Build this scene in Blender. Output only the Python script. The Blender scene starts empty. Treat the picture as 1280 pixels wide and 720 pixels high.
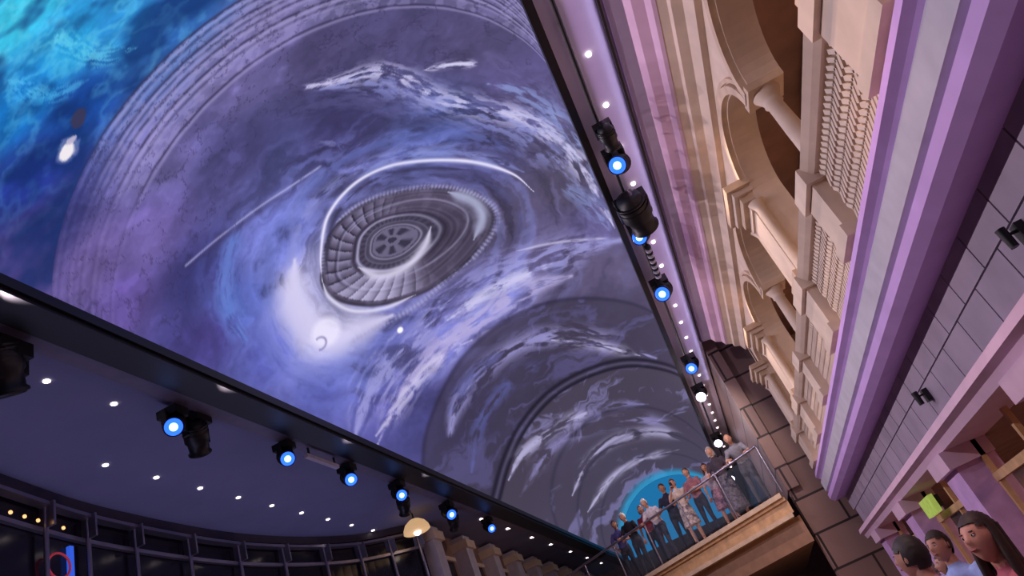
import bpy, math, random
import numpy as np
from mathutils import Vector, Matrix
random.seed(7); np.random.seed(7)
EZ=1.6; H=6.0
sc=bpy.context.scene
sc.view_settings.view_transform='Standard'
# ------------------------------------------------------------------ materials
def lin(c):
    return tuple(((v/255)/12.92 if v/255<=0.04045 else ((v/255+0.055)/1.055)**2.4) for v in c)
MATS={}
def mat(name,col,rough=0.6,metal=0.0,emit=None,es=1.0,var=0.15,scale=6.0,bump=0.0,trans=0.0,alpha=1.0):
    if name in MATS: return MATS[name]
    m=bpy.data.materials.new(name); m.use_nodes=True
    nt=m.node_tree; b=nt.nodes['Principled BSDF']
    c=lin(col)
    b.inputs['Roughness'].default_value=rough; b.inputs['Metallic'].default_value=metal
    b.inputs['Base Color'].default_value=(*c,1)
    if var>0:
        tc=nt.nodes.new('ShaderNodeTexCoord'); n=nt.nodes.new('ShaderNodeTexNoise')
        n.inputs['Scale'].default_value=scale; n.inputs['Detail'].default_value=6
        r=nt.nodes.new('ShaderNodeValToRGB')
        r.color_ramp.elements[0].position=0.3; r.color_ramp.elements[1].position=0.7
        r.color_ramp.elements[0].color=(*[v*(1-var) for v in c],1)
        r.color_ramp.elements[1].color=(*[min(1,v*(1+var)) for v in c],1)
        nt.links.new(tc.outputs['Object'],n.inputs['Vector']); nt.links.new(n.outputs['Fac'],r.inputs['Fac'])
        nt.links.new(r.outputs['Color'],b.inputs['Base Color'])
        if bump>0:
            bp=nt.nodes.new('ShaderNodeBump'); bp.inputs['Strength'].default_value=bump
            nt.links.new(n.outputs['Fac'],bp.inputs['Height']); nt.links.new(bp.outputs['Normal'],b.inputs['Normal'])
    if emit is not None:
        b.inputs['Emission Color'].default_value=(*lin(emit),1); b.inputs['Emission Strength'].default_value=es
    if trans>0: b.inputs['Transmission Weight'].default_value=trans
    if alpha<1: b.inputs['Alpha'].default_value=alpha
    MATS[name]=m; return m
def brickmat(name,c1,c2,cm,bw,bh,mode='xz',mortar=0.02):
    m=bpy.data.materials.new(name); m.use_nodes=True; nt=m.node_tree; b=nt.nodes['Principled BSDF']
    tc=nt.nodes.new('ShaderNodeTexCoord'); sx=nt.nodes.new('ShaderNodeSeparateXYZ'); cx=nt.nodes.new('ShaderNodeCombineXYZ')
    nt.links.new(tc.outputs['Object'],sx.inputs[0])
    a,bb={'xz':('X','Z'),'yz':('Y','Z'),'xy':('X','Y')}[mode]
    nt.links.new(sx.outputs[a],cx.inputs['X']); nt.links.new(sx.outputs[bb],cx.inputs['Y'])
    br=nt.nodes.new('ShaderNodeTexBrick'); nt.links.new(cx.outputs[0],br.inputs['Vector'])
    br.inputs['Color1'].default_value=(*lin(c1),1); br.inputs['Color2'].default_value=(*lin(c2),1); br.inputs['Mortar'].default_value=(*lin(cm),1)
    br.inputs['Scale'].default_value=1; br.inputs['Brick Width'].default_value=bw; br.inputs['Row Height'].default_value=bh
    br.inputs['Mortar Size'].default_value=mortar
    nt.links.new(br.outputs['Color'],b.inputs['Base Color']); b.inputs['Roughness'].default_value=0.5
    MATS[name]=m; return m

cream=mat('cream_plaster',(222,203,182),0.7,var=0.10,scale=3,bump=0.15)
cream2=mat('cream_stone',(212,188,160),0.7,var=0.15,scale=5,bump=0.25)
pinkp=mat('pink_plaster',(216,182,204),0.6,var=0.08,scale=3)
lilac=mat('lilac_plaster',(172,162,186),0.6,var=0.08,scale=3)
violet=mat('violet_lit_plaster',(206,168,232),0.6,var=0.08,scale=3)  # violet light on the lower cornice bands, put into the base colour
lav=mat('lavender_plaster',(196,192,204),0.6,var=0.1,scale=4,bump=0.1)
brown=mat('brown_plaster',(140,110,96),0.8,var=0.2,scale=3)
darkw=mat('dark_window',(30,26,36),0.15,var=0.1)
black=mat('black_metal',(12,11,15),0.45,var=0.1)
bgrey=mat('grey_trim',(120,114,136),0.5,var=0.1)
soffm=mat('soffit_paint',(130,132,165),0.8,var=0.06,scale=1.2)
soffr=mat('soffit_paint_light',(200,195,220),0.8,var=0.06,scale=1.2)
stonew=brickmat('brown_stone_blocks',(150,126,120),(125,104,102),(50,40,44),1.5,0.75,'xz',0.025)
panelm=mat('stone_panel',(160,146,164),0.6,var=0.14,scale=2.5,bump=0.1)
gold=mat('golden_stone',(205,165,120),0.5,var=0.2,scale=6)
metal=mat('brushed_metal',(170,165,180),0.3,metal=0.9,var=0.05)
glass=mat('clear_glass',(120,140,160),0.08,var=0,alpha=0.07)
floorm=brickmat('floor_tiles',(120,100,95),(105,90,88),(70,60,60),1.0,1.0,'xy',0.01)
blue_lens=mat('blue_lens',(20,40,120),0.2,emit=(40,95,255),es=2.4,var=0)
blue_core=mat('blue_lens_core',(160,200,255),0.2,emit=(150,205,255),es=4,var=0)
white_lens=mat('white_lens',(255,250,255),0.2,emit=(230,225,255),es=6,var=0)
bulb=mat('warm_bulb',(255,245,230),0.2,emit=(255,235,225),es=4,var=0)

# ------------------------------------------------------------------ mesh builder
class MB:
    def __init__(s): s.v=[];s.f=[];s.m=[];s.sm=[];s.mats=[]
    def mi(s,m):
        if m not in s.mats: s.mats.append(m)
        return s.mats.index(m)
    def add(s,vs,fs,m,smooth=False):
        o=len(s.v); s.v+= [tuple(v) for v in vs]; k=s.mi(m)
        for f in fs: s.f.append([i+o for i in f]); s.m.append(k); s.sm.append(smooth)
    def box(s,x0,x1,y0,y1,z0,z1,m):
        s.add([(x0,y0,z0),(x1,y0,z0),(x1,y1,z0),(x0,y1,z0),(x0,y0,z1),(x1,y0,z1),(x1,y1,z1),(x0,y1,z1)],
              [(0,3,2,1),(4,5,6,7),(0,1,5,4),(1,2,6,5),(2,3,7,6),(3,0,4,7)],m)
    def obox(s,c,ax,ay,az,m):
        c=Vector(c);ax=Vector(ax);ay=Vector(ay);az=Vector(az)
        vs=[c+i*ax+j*ay+k*az for k in(-1,1) for (i,j) in((-1,-1),(1,-1),(1,1),(-1,1))]
        s.add(vs,[(0,3,2,1),(4,5,6,7),(0,1,5,4),(1,2,6,5),(2,3,7,6),(3,0,4,7)],m)
    def tube(s,p0,p1,r0,r1,m,n=12,caps=True,smooth=True):
        p0=Vector(p0);p1=Vector(p1);d=(p1-p0)
        if d.length<1e-6: return
        d.normalize(); a=d.orthogonal().normalized(); b=d.cross(a)
        vs=[];
        for p,r in((p0,r0),(p1,r1)):
            for i in range(n):
                t=2*math.pi*i/n; vs.append(p+(a*math.cos(t)+b*math.sin(t))*r)
        fs=[(i,(i+1)%n,n+(i+1)%n,n+i) for i in range(n)]
        s.add(vs,fs,m,smooth)
        if caps: s.add(vs,[tuple(reversed(range(n))),tuple(range(n,2*n))],m,False)
    def ball(s,c,rx,ry,rz,m,n=14,k=10,R=None,fn=None,filt=None):
        vs=[];c=Vector(c)
        for j in range(k+1):
            ph=math.pi*j/k
            for i in range(n):
                t=2*math.pi*i/n
                u=Vector((math.sin(ph)*math.cos(t),math.sin(ph)*math.sin(t),math.cos(ph)))
                p=Vector((u.x*rx,u.y*ry,u.z*rz))
                if fn: p=fn(u,p)
                if R: p=R@p
                vs.append(c+p)
        fs=[]
        for j in range(k):
            for i in range(n):
                if filt:
                    ph=math.pi*(j+.5)/k;t=2*math.pi*(i+.5)/n
                    if not filt(Vector((math.sin(ph)*math.cos(t),math.sin(ph)*math.sin(t),math.cos(ph)))): continue
                a=j*n+i;b=j*n+(i+1)%n;c2=(j+1)*n+(i+1)%n;d=(j+1)*n+i
                fs.append((a,d,c2,b))
        s.add(vs,fs,m,True)
    def loft(s,rings,m,n=20,smooth=True):
        vs=[]
        for c,ax,ay in rings:
            for i in range(n):
                t=2*math.pi*i/n; vs.append(Vector(c)+Vector(ax)*math.cos(t)+Vector(ay)*math.sin(t))
        fs=[]
        for j in range(len(rings)-1):
            for i in range(n):
                fs.append((j*n+i,j*n+(i+1)%n,(j+1)*n+(i+1)%n,(j+1)*n+i))
        s.add(vs,fs,m,smooth); k=(len(rings)-1)*n
        s.add(vs,[tuple(reversed(range(n))),tuple(range(k,k+n))],m,False)
    def lathe(s,prof,c,m,n=20):
        s.loft([((c[0],c[1],c[2]+z),(r,0,0),(0,r,0)) for r,z in prof],m,n)
    def profY(s,pts,y0,y1,m,close=True):
        n=len(pts); vs=[(x,y0,z) for x,z in pts]+[(x,y1,z) for x,z in pts]
        rng=range(n if close else n-1)
        fs=[(i,(i+1)%n,n+(i+1)%n,n+i) for i in rng]
        if close: fs+=[tuple(reversed(range(n))),tuple(range(n,2*n))]
        s.add(vs,fs,m)
    def obj(s,name,parent=None,fix=True):
        me=bpy.data.meshes.new(name); me.from_pydata(s.v,[],s.f)
        for m in s.mats: me.materials.append(m)
        me.polygons.foreach_set('material_index',s.m); me.polygons.foreach_set('use_smooth',s.sm)
        me.update()
        if fix:
            import bmesh
            bm=bmesh.new(); bm.from_mesh(me); bmesh.ops.recalc_face_normals(bm,faces=bm.faces); bm.to_mesh(me); bm.free()
        o=bpy.data.objects.new(name,me); sc.collection.objects.link(o)
        if parent: o.parent=parent
        return o
def empty(name,loc=(0,0,0)):
    e=bpy.data.objects.new(name,None); e.location=loc; sc.collection.objects.link(e); return e
def Z(z): return z+EZ
def area(name,loc,dirv,sx,sy,col,power,spread=180):
    l=bpy.data.lights.new(name,'AREA'); l.shape='RECTANGLE'; l.size=sx; l.size_y=sy; l.color=lin(col); l.energy=power; l.spread=math.radians(spread)
    o=bpy.data.objects.new(name,l); o.location=loc
    d=Vector(dirv).normalized(); z=-d; y=Vector((0,1,0)); x=y.cross(z)
    if x.length<1e-3: x=Vector((1,0,0))
    x.normalize(); y=z.cross(x)
    o.matrix_world=Matrix(((x.x,y.x,z.x,loc[0]),(x.y,y.y,z.y,loc[1]),(x.z,y.z,z.z,loc[2]),(0,0,0,1)))
    sc.collection.objects.link(o); return o
def spot(name,loc,dirv,col,power,angle=60,blend=0.6,r=0.05):
    l=bpy.data.lights.new(name,'SPOT'); l.color=lin(col); l.energy=power; l.spot_size=math.radians(angle); l.spot_blend=blend; l.shadow_soft_size=r
    o=bpy.data.objects.new(name,l); o.location=loc; o.rotation_euler=Vector(dirv).to_track_quat('-Z','Y').to_euler(); sc.collection.objects.link(o); return o
def point(name,loc,col,power,r=0.1):
    l=bpy.data.lights.new(name,'POINT'); l.color=lin(col); l.energy=power; l.shadow_soft_size=r
    o=bpy.data.objects.new(name,l); o.location=loc; sc.collection.objects.link(o); return o

# ------------------------------------------------------------------ camera
R_=Vector((0.8768,0.3269,-0.3528)); F_=Vector((-0.1129,0.8527,0.5096))
F_.normalize(); R_=(R_-F_*R_.dot(F_)).normalized(); U_=-(F_.cross(R_)); B_=-F_
cam=bpy.data.cameras.new('camera'); cam.lens=36*900/1280; cam.sensor_width=36; cam.clip_start=0.05; cam.clip_end=300
co=bpy.data.objects.new('camera',cam); sc.collection.objects.link(co)
co.matrix_world=Matrix(((R_.x,U_.x,B_.x,0),(R_.y,U_.y,B_.y,0),(R_.z,U_.z,B_.z,EZ),(0,0,0,1)))
sc.camera=co
w=bpy.data.worlds.new('world'); sc.world=w; w.use_nodes=True
w.node_tree.nodes['Background'].inputs[0].default_value=(*lin((70,60,100)),1); w.node_tree.nodes['Background'].inputs[1].default_value=0.15

# ------------------------------------------------------------------ LED vault: half-cylinder screen, artwork authored on
# a tunnel chart centred on the camera position (u = x/y, w = height above eye line / y; its points are converted image pixels)
XC=-0.42*H; RV=0.53*H; Y0=-3.0; Y1=41.0
def Q(s): return [tuple(float(v) for v in p.split(',')) for p in s.split(';')]
def cr(pts,n=8,closed=False):
    pts=[np.array(p,float) for p in pts]
    if closed: q=[pts[-1]]+pts+[pts[0],pts[1]]
    else: q=[2*pts[0]-pts[1]]+pts+[2*pts[-1]-pts[-2]]
    out=[]
    for i in range(1,len(q)-2):
        p0,p1,p2,p3=q[i-1:i+3]
        for k in range(n):
            t=k/n; out.append(0.5*((2*p1)+(-p0+p2)*t+(2*p0-5*p1+4*p2-p3)*t*t+(-p0+3*p1-3*p2+p3)*t**3))
    out.append(q[-2]); return np.array(out)
NT=460; NY=960
tt=np.linspace(0,np.pi,NT+1)
yy=np.concatenate([np.linspace(Y0,3.4,12,endpoint=False),np.exp(np.linspace(np.log(3.4),np.log(Y1),NY))])
TT,YY=np.meshgrid(tt,yy)
VX=XC+RV*np.cos(TT); VZ=H+RV*np.sin(TT)
Yc=np.maximum(YY,1.0)
CU=(VX/Yc*750).ravel(); CW=(VZ/Yc*750).ravel(); YF=YY.ravel(); TF=TT.ravel()
def vnoise(x,y,seed=0):
    xi=np.floor(x).astype(np.int64); yi=np.floor(y).astype(np.int64); fx=x-xi; fy=y-yi
    fx=fx*fx*(3-2*fx); fy=fy*fy*(3-2*fy)
    def hsh(a,b):
        n=(a*374761393+b*668265263+seed*982451653)&0x7fffffff
        n=((n^(n>>13))*1274126177)&0x7fffffff
        return ((n^(n>>16))&0xffff)/65535.0
    return (hsh(xi,yi)*(1-fx)+hsh(xi+1,yi)*fx)*(1-fy)+(hsh(xi,yi+1)*(1-fx)+hsh(xi+1,yi+1)*fx)*fy
def fbm(x,y,o=5,seed=0):
    s=0;a=0.5;t=0
    for i in range(o): s=s+a*vnoise(x*2**i,y*2**i,seed+i); t+=a; a*=0.55
    return s/t
def dist(poly):
    d=np.full(CU.shape,1e9); along=np.zeros(CU.shape); L=0
    for a,b in zip(poly[:-1],poly[1:]):
        ab=b-a; l2=ab@ab+1e-9
        t=np.clip(((CU-a[0])*ab[0]+(CW-a[1])*ab[1])/l2,0,1)
        dd=np.hypot(CU-a[0]-t*ab[0],CW-a[1]-t*ab[1]); m=dd<d
        d=np.where(m,dd,d); l=math.sqrt(l2); along=np.where(m,L+t*l,along); L+=l
    return d,along,L
SP=Q('-855,1660;-714,1430;-598,1412;-474,1332;-836,1350;-705,1251;-820,1137;-839,958;-788,998;-696,853;-554,993;-603,845;-659,750;-520,613;-379,1066;-285,1123;-227,1030;-95,963;10,855;32,743;-412,893;-245,846;-102,733;-347,847;-379,703;-462,635;-518,712;-359,617;-357,522;-317,450;-374,457;-429,536;-304,374;-67,651;7,540;-29,509;23,475;-150,559;-61,543;-209,426;-121,449;4,411;-266,355;-211,327;-134,362;-46,370;-2,333;-111,317;-58,278;-123,242;-23,250;10,223;-76,219;-9,186;-177,230;-57,182')
SCOL=[(60,190,225),(40,150,210),(45,135,200),(45,95,170),(25,115,195),(28,75,160),(38,58,150),(78,65,130),(55,58,130),(104,86,150),
(112,104,165),(108,93,158),(98,80,150),(74,66,135),(108,100,155),(104,96,150),(80,74,116),(82,76,120),(88,80,125),(88,80,128),(78,74,126),(68,64,112),(84,92,155),
(78,78,132),(104,110,185),(82,96,178),(68,66,132),(170,168,220),(200,196,238),(100,106,178),(84,88,165),(84,88,170),(94,92,168),(84,80,130),(84,76,104),(94,85,124),(98,90,140),(80,72,96),(84,76,106),(112,110,182),(122,120,190),(94,85,120),(78,76,140),
(62,58,105),(72,64,98),(76,68,96),(80,72,102),(68,62,92),(76,68,94),(80,76,122),(84,76,106),(92,84,112),(96,94,150),(128,120,165),(68,62,94),(88,84,130)]
num=np.zeros((CU.size,3)); den=np.zeros(CU.size)
for c,k in zip(SP,SCOL):
    d2=(CU-c[0])**2+(CW-c[1])**2+60
    wt=d2**-1.7; num+=wt[:,None]*np.array(k); den+=wt
col=num/den[:,None]
def mix(c,a):
    global col
    a=np.clip(a,0,1)[:,None]; col=col*(1-a)+np.array(c,float)*a
n1=fbm(CU/60,CW/60,5,1)
ang=np.arctan2(CW,CU); rad=np.hypot(CU,CW)+1e-6
lr=np.log(rad)
sw=fbm(ang*4+n1*2,lr*16+n1*5,5,21)
fine=fbm(CU/14+n1*3,CW/14+n1*3,5,77)
# swirl noise around the eye: streaks follow the lids
eyc=np.array((-222.,604.)); e_a=np.arctan2(CW-eyc[1],(CU-eyc[0])); e_r=np.hypot((CU-eyc[0])*0.92+(CW-eyc[1])*0.25,(CW-eyc[1])*1.05)+1
esw=fbm(np.cos(e_a)*2.2+n1*1.5+7,np.log(e_r)*9+np.sin(e_a)*1.5+n1*3,5,91)
col*= (0.80+0.36*n1)[:,None]; col*=(0.94+0.12*fine)[:,None]
pre=YF<5.45
inn=(YF>6.3)
near=np.exp(-((e_r-170)/90)**2)*inn
col*=(1+near*(esw-0.5)*0.8)[:,None]
mix((112,122,192),near*np.clip((esw-0.56)*4,0,0.35))
mix((56,50,80),near*np.clip((0.44-esw)*4,0,0.3))
col*=np.where(inn,0.87+0.24*sw,1)[:,None]
# under-water zone
ca=np.abs(fbm(CU/70,CW/70,4,31)-0.5)*2
A=np.where(pre,np.clip(1-ca*5,0,1)*0.35,0)*np.clip((CW-900)/500,0,1)
mix((110,205,230),A)
mix((18,48,112),np.where(pre,np.clip((fbm(CU/90,CW/90,3,41)-0.48)*3,0,0.55),0))
def stroke(pts,wd,c,a=1.0,noise=0.0,soft=1.0,closed=False,taper=True,dots=0,ns=1.0):
    poly=cr(pts,8,closed); d,al,L=dist(poly)
    wv=wd*np.ones_like(d)
    if taper and not closed:
        wv=wd*np.clip(np.minimum(al,L-al)/(0.18*L),0.12,1)
    x=d/wv
    m=np.exp(-x*x*1.2/soft)
    if noise>0:
        q=fbm(al/26*ns+n1*2,d/6*ns+n1*3,5,int(wd*7)+3)
        m=m*np.clip((q-0.5+0.22*(1-noise))*5.5+0.2,0,1.0)
    if dots: m=m*(0.5+0.5*(np.sin(al*dots)>0))
    mix(c,m*a)
def arcR(pts):
    p=cr(pts,8); a=np.arctan2(p[:,1],p[:,0]); r=np.hypot(p[:,0],p[:,1]); o=np.argsort(a)
    return np.interp(ang,a[o],r[o])
stroke(Q('-771,1532;-660,1360;-569,1311'),30,(120,220,235),0.5,0.6)
stroke(Q('-876,1456;-778,1330;-683,1305'),26,(90,195,235),0.5,0.6)
# stone arch moulding
bandy=(YF>=5.45)&(YF<=6.3)
fade=np.clip((2.72-TF)/0.45,0.18,1)
col=np.where(bandy[:,None],col+(16*fade)[:,None],col)
for g,s_ in ((5.45,1),(5.54,.6),(5.66,.9),(5.74,.5),(5.83,.8),(5.98,1),(6.08,.5),(6.3,.9)):
    wob=0.03*(n1-0.5)
    mix((56,50,84),np.exp(-((YF-g+wob)/0.020)**2)*0.75*s_*fade); mix((166,158,202),np.exp(-((YF-g-0.045+wob)/0.028)**2)*0.5*s_*fade)
mix((150,142,190),np.where(bandy,np.clip((fine-0.5)*4,0,0.3),0)*fade)
crk=np.abs(fbm(CU/45+3,CW/45,5,51)-0.5)
mix((55,48,82),np.where((YF>5.45)&(YF<7.6),np.clip(1-crk*60,0,1)*0.45,0))
# lantern shown in the artwork
for (cx_,cy_,rx_,ry_,cc_,aa) in ((-709,1214,17,24,(64,60,92),0.9),(-738,1150,26,30,(130,135,180),0.6),(-740,1145,17,20,(235,226,230),0.95),(-728,1168,12,9,(180,172,198),0.9)):
    d=np.hypot((CU-cx_)/rx_,(CW-cy_)/ry_)+0.6*(fine-0.5); mix(cc_,np.clip((1.15-d)*4,0,1)*aa)
# soft eye socket swirls
stroke(Q('-419,556;-412,649;-376,717;-308,769;-222,777;-135,752;-63,696;-17,623'),16,(98,110,182),0.55,0.5)
stroke(Q('-379,587;-367,666;-326,724;-257,751;-180,738;-102,695;-41,624'),12,(142,146,205),0.5,0.4)
stroke(Q('-434,778;-468,720;-481,647;-460,563'),20,(96,124,200),0.7,0.35)
stroke(Q('-490,774;-515,726;-511,650'),12,(76,84,155),0.5,0.4)
stroke(Q('-452,688;-443,596;-421,518;-374,457'),18,(92,102,180),0.5,0.6)
stroke(Q('-436,566;-411,507;-371,467;-314,460'),20,(108,116,190),0.5,0.5)
stroke(Q('-361,692;-343,751;-291,782;-218,791'),12,(116,122,188),0.4,0.6)
stroke(Q('-537,752;-480,767;-405,781;-339,787;-288,792'),2.2,(190,186,226),0.65,0.15,taper=False)
stroke(Q('-537,744;-480,759;-405,773;-339,779'),7,(60,54,94),0.4,0)
stroke(Q('-296,847;-265,828;-234,785'),8,(126,126,182),0.6,0.8)
stroke(Q('-342,937;-258,912;-184,860;-124,784'),22,(94,90,142),0.5,0.7)
stroke(Q('4,840;28,765;59,688;71,630'),14,(108,102,152),0.4,0.7)
# galaxy wisps
stroke(Q('-299,979;-221,938;-155,910;-119,866;-86,796;-36,735;15,671;43,596;46,514;44,455'),20,(196,192,228),0.9,0.78)
stroke(Q('-250,941;-173,897;-113,820;-58,746;-9,673;20,597;33,522'),26,(132,136,196),0.7,0.8)
stroke(Q('-86,859;-44,840;-5,809'),7,(204,200,230),0.95,0.65)
stroke(Q('-10,768;24,724;53,644;62,560;55,508'),16,(136,152,208),0.7,0.8)
stroke(Q('12,551;31,504;39,452'),14,(134,148,206),0.6,0.8)
# cloud band under the eye
stroke(Q('-355,356;-317,409;-260,443;-196,462;-126,467;-60,462;-9,454;43,436'),36,(152,150,208),0.8,0.7)
stroke(Q('-325,342;-278,388;-217,419;-151,430;-82,436;-28,424'),22,(178,168,212),0.8,0.75)
stroke(Q('-321,356;-254,393;-203,411;-170,410'),12,(208,200,230),0.7,0.8)
stroke(Q('-189,451;-117,459;-43,452'),12,(204,200,232),0.75,0.6)
stroke(Q('-348,420;-290,459;-214,478'),18,(98,102,176),0.6,0.6)
stroke(Q('-76,493;-22,474;38,443'),2.2,(196,192,224),0.7,0.15)
# the eye
eyec=eyc
Hring=Q('-332,622;-306,669;-255,688;-198,678;-137,648;-96,608;-77,565;-90,537;-128,515;-175,503;-217,503;-272,519;-318,552;-338,588')
hp=cr(Hring,8,True)
ea=np.arctan2(CW-eyec[1],CU-eyec[0]); er=np.hypot(CU-eyec[0],CW-eyec[1])
pa=np.arctan2(hp[:,1]-eyec[1],hp[:,0]-eyec[0]); pr=np.hypot(hp[:,0]-eyec[0],hp[:,1]-eyec[1]); o=np.argsort(pa)
pa=pa[o];pr=pr[o]; RH=np.interp(ea,np.r_[pa-2*np.pi,pa,pa+2*np.pi],np.r_[pr,pr,pr]); rn=er/RH
stroke(Q('-397,625;-391,567;-366,511;-320,480'),34,(142,144,204),0.7,0.2)
stroke(Q('-365,657;-377,607;-368,554;-348,510;-307,503;-255,496'),28,(204,198,230),0.9,0,taper=True)
stroke(Q('-388,610;-382,560;-362,515'),20,(196,190,226),0.7,0)
ins=np.clip((1-rn)*30,0,1)
mix((82,74,98),ins)
mix((112,104,134),ins*np.clip(fine*2-0.9,0,0.5))
left=np.clip((-185-CU)/70,0,1); right=1-left
mix((54,47,64),ins*np.exp(-(((CU+150)/45)**2+((CW-565)/35)**2))*0.55)
ph=(rn/0.15+ea/(2*np.pi)); fr=np.abs(ph-np.round(ph))
mix((56,50,70),ins*right*np.exp(-(fr/0.08)**2)*(rn>0.5)*(rn<0.95)*0.28)
mix((116,108,138),ins*right*np.exp(-((fr-0.2)/0.08)**2)*(rn>0.5)*(rn<0.95)*0.22)
# stair treads: curved, widening outward, seen on the far side of the well
sea=ea*30+rn*15+1.5*np.sin(ea*2)
saw=(sea/(2*np.pi))%1.0
rb=np.clip((rn-0.53)/0.05,0,1)*np.clip((0.93-rn)/0.05,0,1)
tread=np.clip(1-saw*1.25,0,1)
mix((158,152,188),ins*left*rb*tread*0.62)
mix((40,35,56),ins*left*rb*np.exp(-((saw-0.92)/0.09)**2)*0.75)
mix((150,145,180),ins*left*np.exp(-((rn-0.74)/0.016)**2)*0.45)
mix((50,44,68),ins*left*np.exp(-((rn-0.775)/0.018)**2)*0.5)
mix((186,182,218),ins*np.exp(-((rn-0.47)/0.02)**2)*(0.35+0.3*left))
mix((48,42,62),ins*np.exp(-((rn-0.52)/0.022)**2)*0.6)
mix((42,38,56),ins*np.exp(-((rn-0.97)/0.03)**2)*0.5)
mix((72,66,88),ins*(rn<0.44)*0.6)
mix((168,163,198),ins*np.exp(-((rn-0.29)/0.013)**2)*0.55)
mix((112,106,136),ins*np.exp(-((rn-0.36)/0.012)**2)*0.55)
ros=0.5+0.5*np.sin(ea*6); rosr=rn/0.26
mix((132,127,160),ins*(rn<0.26)*0.5); mix((52,47,68),ins*(rn<0.26)*(np.abs(rosr-0.62)<0.24)*np.clip(ros*1.6-0.3,0,1)*0.8)
mix((52,47,68),ins*(rn<0.05)*0.8)
mix((58,52,74),ins*(rn<0.44)*(rn>0.37)*np.clip(0.5+0.8*np.sin(ea*34),0,1)*0.6)
stroke(Q('-279,591;-254,560;-215,553;-183,568;-165,591'),8,(212,206,232),0.85,0)
lowl=np.clip((588-CW)/34,0,1)
mix((196,190,226),ins*left*lowl*(rn>0.56)*(rn<0.9)*(0.4+0.3*tread))
stroke(Q('-332,615;-306,669;-255,688;-198,678;-137,648;-96,608;-77,565;-90,537;-128,515;-175,503;-221,492;-269,491;-317,489'),4.6,(160,156,198),0.7,0.25,dots=1.1,taper=False)
stroke(Q('-285,650;-243,662;-187,652;-140,624;-114,583;-129,556;-171,541;-223,541;-275,550'),2.0,(156,150,184),0.5,0)
stroke(Q('-125,629;-99,594;-97,564;-119,539'),9,(184,190,224),0.7,0)
stroke(Q('-197,726;-114,660;-64,595;-52,537;-79,500'),8,(84,84,134),0.55,0.4)
stroke(Q('-334,599;-325,643;-299,698;-251,726;-197,726;-139,700;-78,655;-37,604;-22,560'),3.6,(218,214,240),1.0)
stroke(Q('-325,596;-316,640;-290,688;-249,712;-199,712;-144,688;-86,645'),5,(52,47,74),0.6,0.1)
stroke(Q('-334,602;-330,569;-305,533;-262,512;-216,507'),3.5,(214,210,236),0.85)
stroke(Q('-248,736;-182,731;-114,697;-56,648;-22,596'),8,(128,138,202),0.6,0.3)
d=np.hypot(CU+348,CW-523); mix((228,222,244),np.clip((26-d)/9,0,1)*0.7)
d=np.hypot(CU+360,CW-511); mix((90,85,140),np.exp(-((d-9)/1.6)**2)*(CU>-364)*0.6)
d=np.hypot(CU+251,CW-471); mix((255,250,250),np.clip((5-d)/2,0,1))
# tunnel beyond
A1=arcR(Q('-282,281;-265,323;-234,360;-193,392;-148,408;-103,412;-53,402;-3,374;31,339;47,294;41,246'))
i1=np.clip((A1-rad)/3,0,1)
mix((68,61,84),i1*0.8*np.clip(1.3-n1,0,1))
mix((50,44,70),np.exp(-((rad-A1)/3)**2)*0.6)
mix((98,94,150),i1*np.clip((sw-0.60)*5,0,0.5))
stroke(Q('-242,301;-217,340;-176,365;-119,374;-71,361;-25,326;13,284'),14,(152,148,204),0.8,0.8)
stroke(Q('-225,263;-197,309;-149,337;-100,343'),12,(94,100,172),0.6,0.8)
stroke(Q('-229,336;-186,368;-139,376'),10,(106,108,176),0.6,0.7)
stroke(Q('-82,361;-42,334;-1,295'),6,(186,181,214),0.85,0.5)
A2=arcR(Q('-212,228;-187,259;-154,287;-110,306;-63,309;-18,299;18,274;39,245'))
for o_ in (0,9):
    mix((36,32,50),np.exp(-((rad-A2+o_)/2.6)**2)*0.85)
mix((108,100,128),np.exp(-((rad-A2+4.5)/1.6)**2)*0.35)
i2=np.clip((A2-10-rad)/2,0,1)
mix((78,70,88),i2*0.68)
mix((134,130,184),i2*np.clip((sw-0.60)*6,0,0.5))
stroke(Q('-189,236;-162,256;-113,265;-70,263'),8,(180,175,214),0.85,0.5)
stroke(Q('-183,215;-131,246;-82,246;-33,231;8,201'),7,(142,136,192),0.7,0.7)
stroke(Q('-123,242;-92,256;-53,258;-17,242'),5,(132,128,186),0.7,0.7)
stroke(Q('-131,191;-102,215;-65,223;-23,212;7,186'),6,(182,177,216),0.8,0.6)
stroke(Q('-123,169;-86,189;-51,193;-10,185'),4,(190,186,222),0.8,0.5)
for yr in (27,31,35.5):
    mix((45,40,65),np.exp(-((YF-yr)/0.25)**2)*0.3)
mix((40,150,200),np.clip((YF-38.8)/1.5,0,1)*0.8)
col=np.clip(col,0,255)/255
lum=(col@np.array((0.3,0.55,0.15)))
f=np.clip((lum/0.38)**0.20,0.85,1.06); col=col*f[:,None]
col=np.clip(col,0,1)
lc=np.where(col<=0.04045,col/12.92,((col+0.055)/1.055)**2.4)
nyr=len(yy); ntc=NT+1
verts=np.stack([VX.ravel(),YY.ravel(),VZ.ravel()+EZ],1)
idx=np.arange(nyr*ntc).reshape(nyr,ntc)
fq=np.stack([idx[:-1,:-1].ravel(),idx[:-1,1:].ravel(),idx[1:,1:].ravel(),idx[1:,:-1].ravel()],1)
me=bpy.data.meshes.new('led_ceiling_screen')
me.vertices.add(len(verts)); me.vertices.foreach_set('co',verts.ravel().astype(np.float32))
me.loops.add(fq.size); me.loops.foreach_set('vertex_index',fq.ravel().astype(np.int32))
me.polygons.add(len(fq)); me.polygons.foreach_set('loop_start',np.arange(0,fq.size,4,dtype=np.int32)); me.polygons.foreach_set('loop_total',np.full(len(fq),4,dtype=np.int32))
me.update(calc_edges=True)
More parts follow.
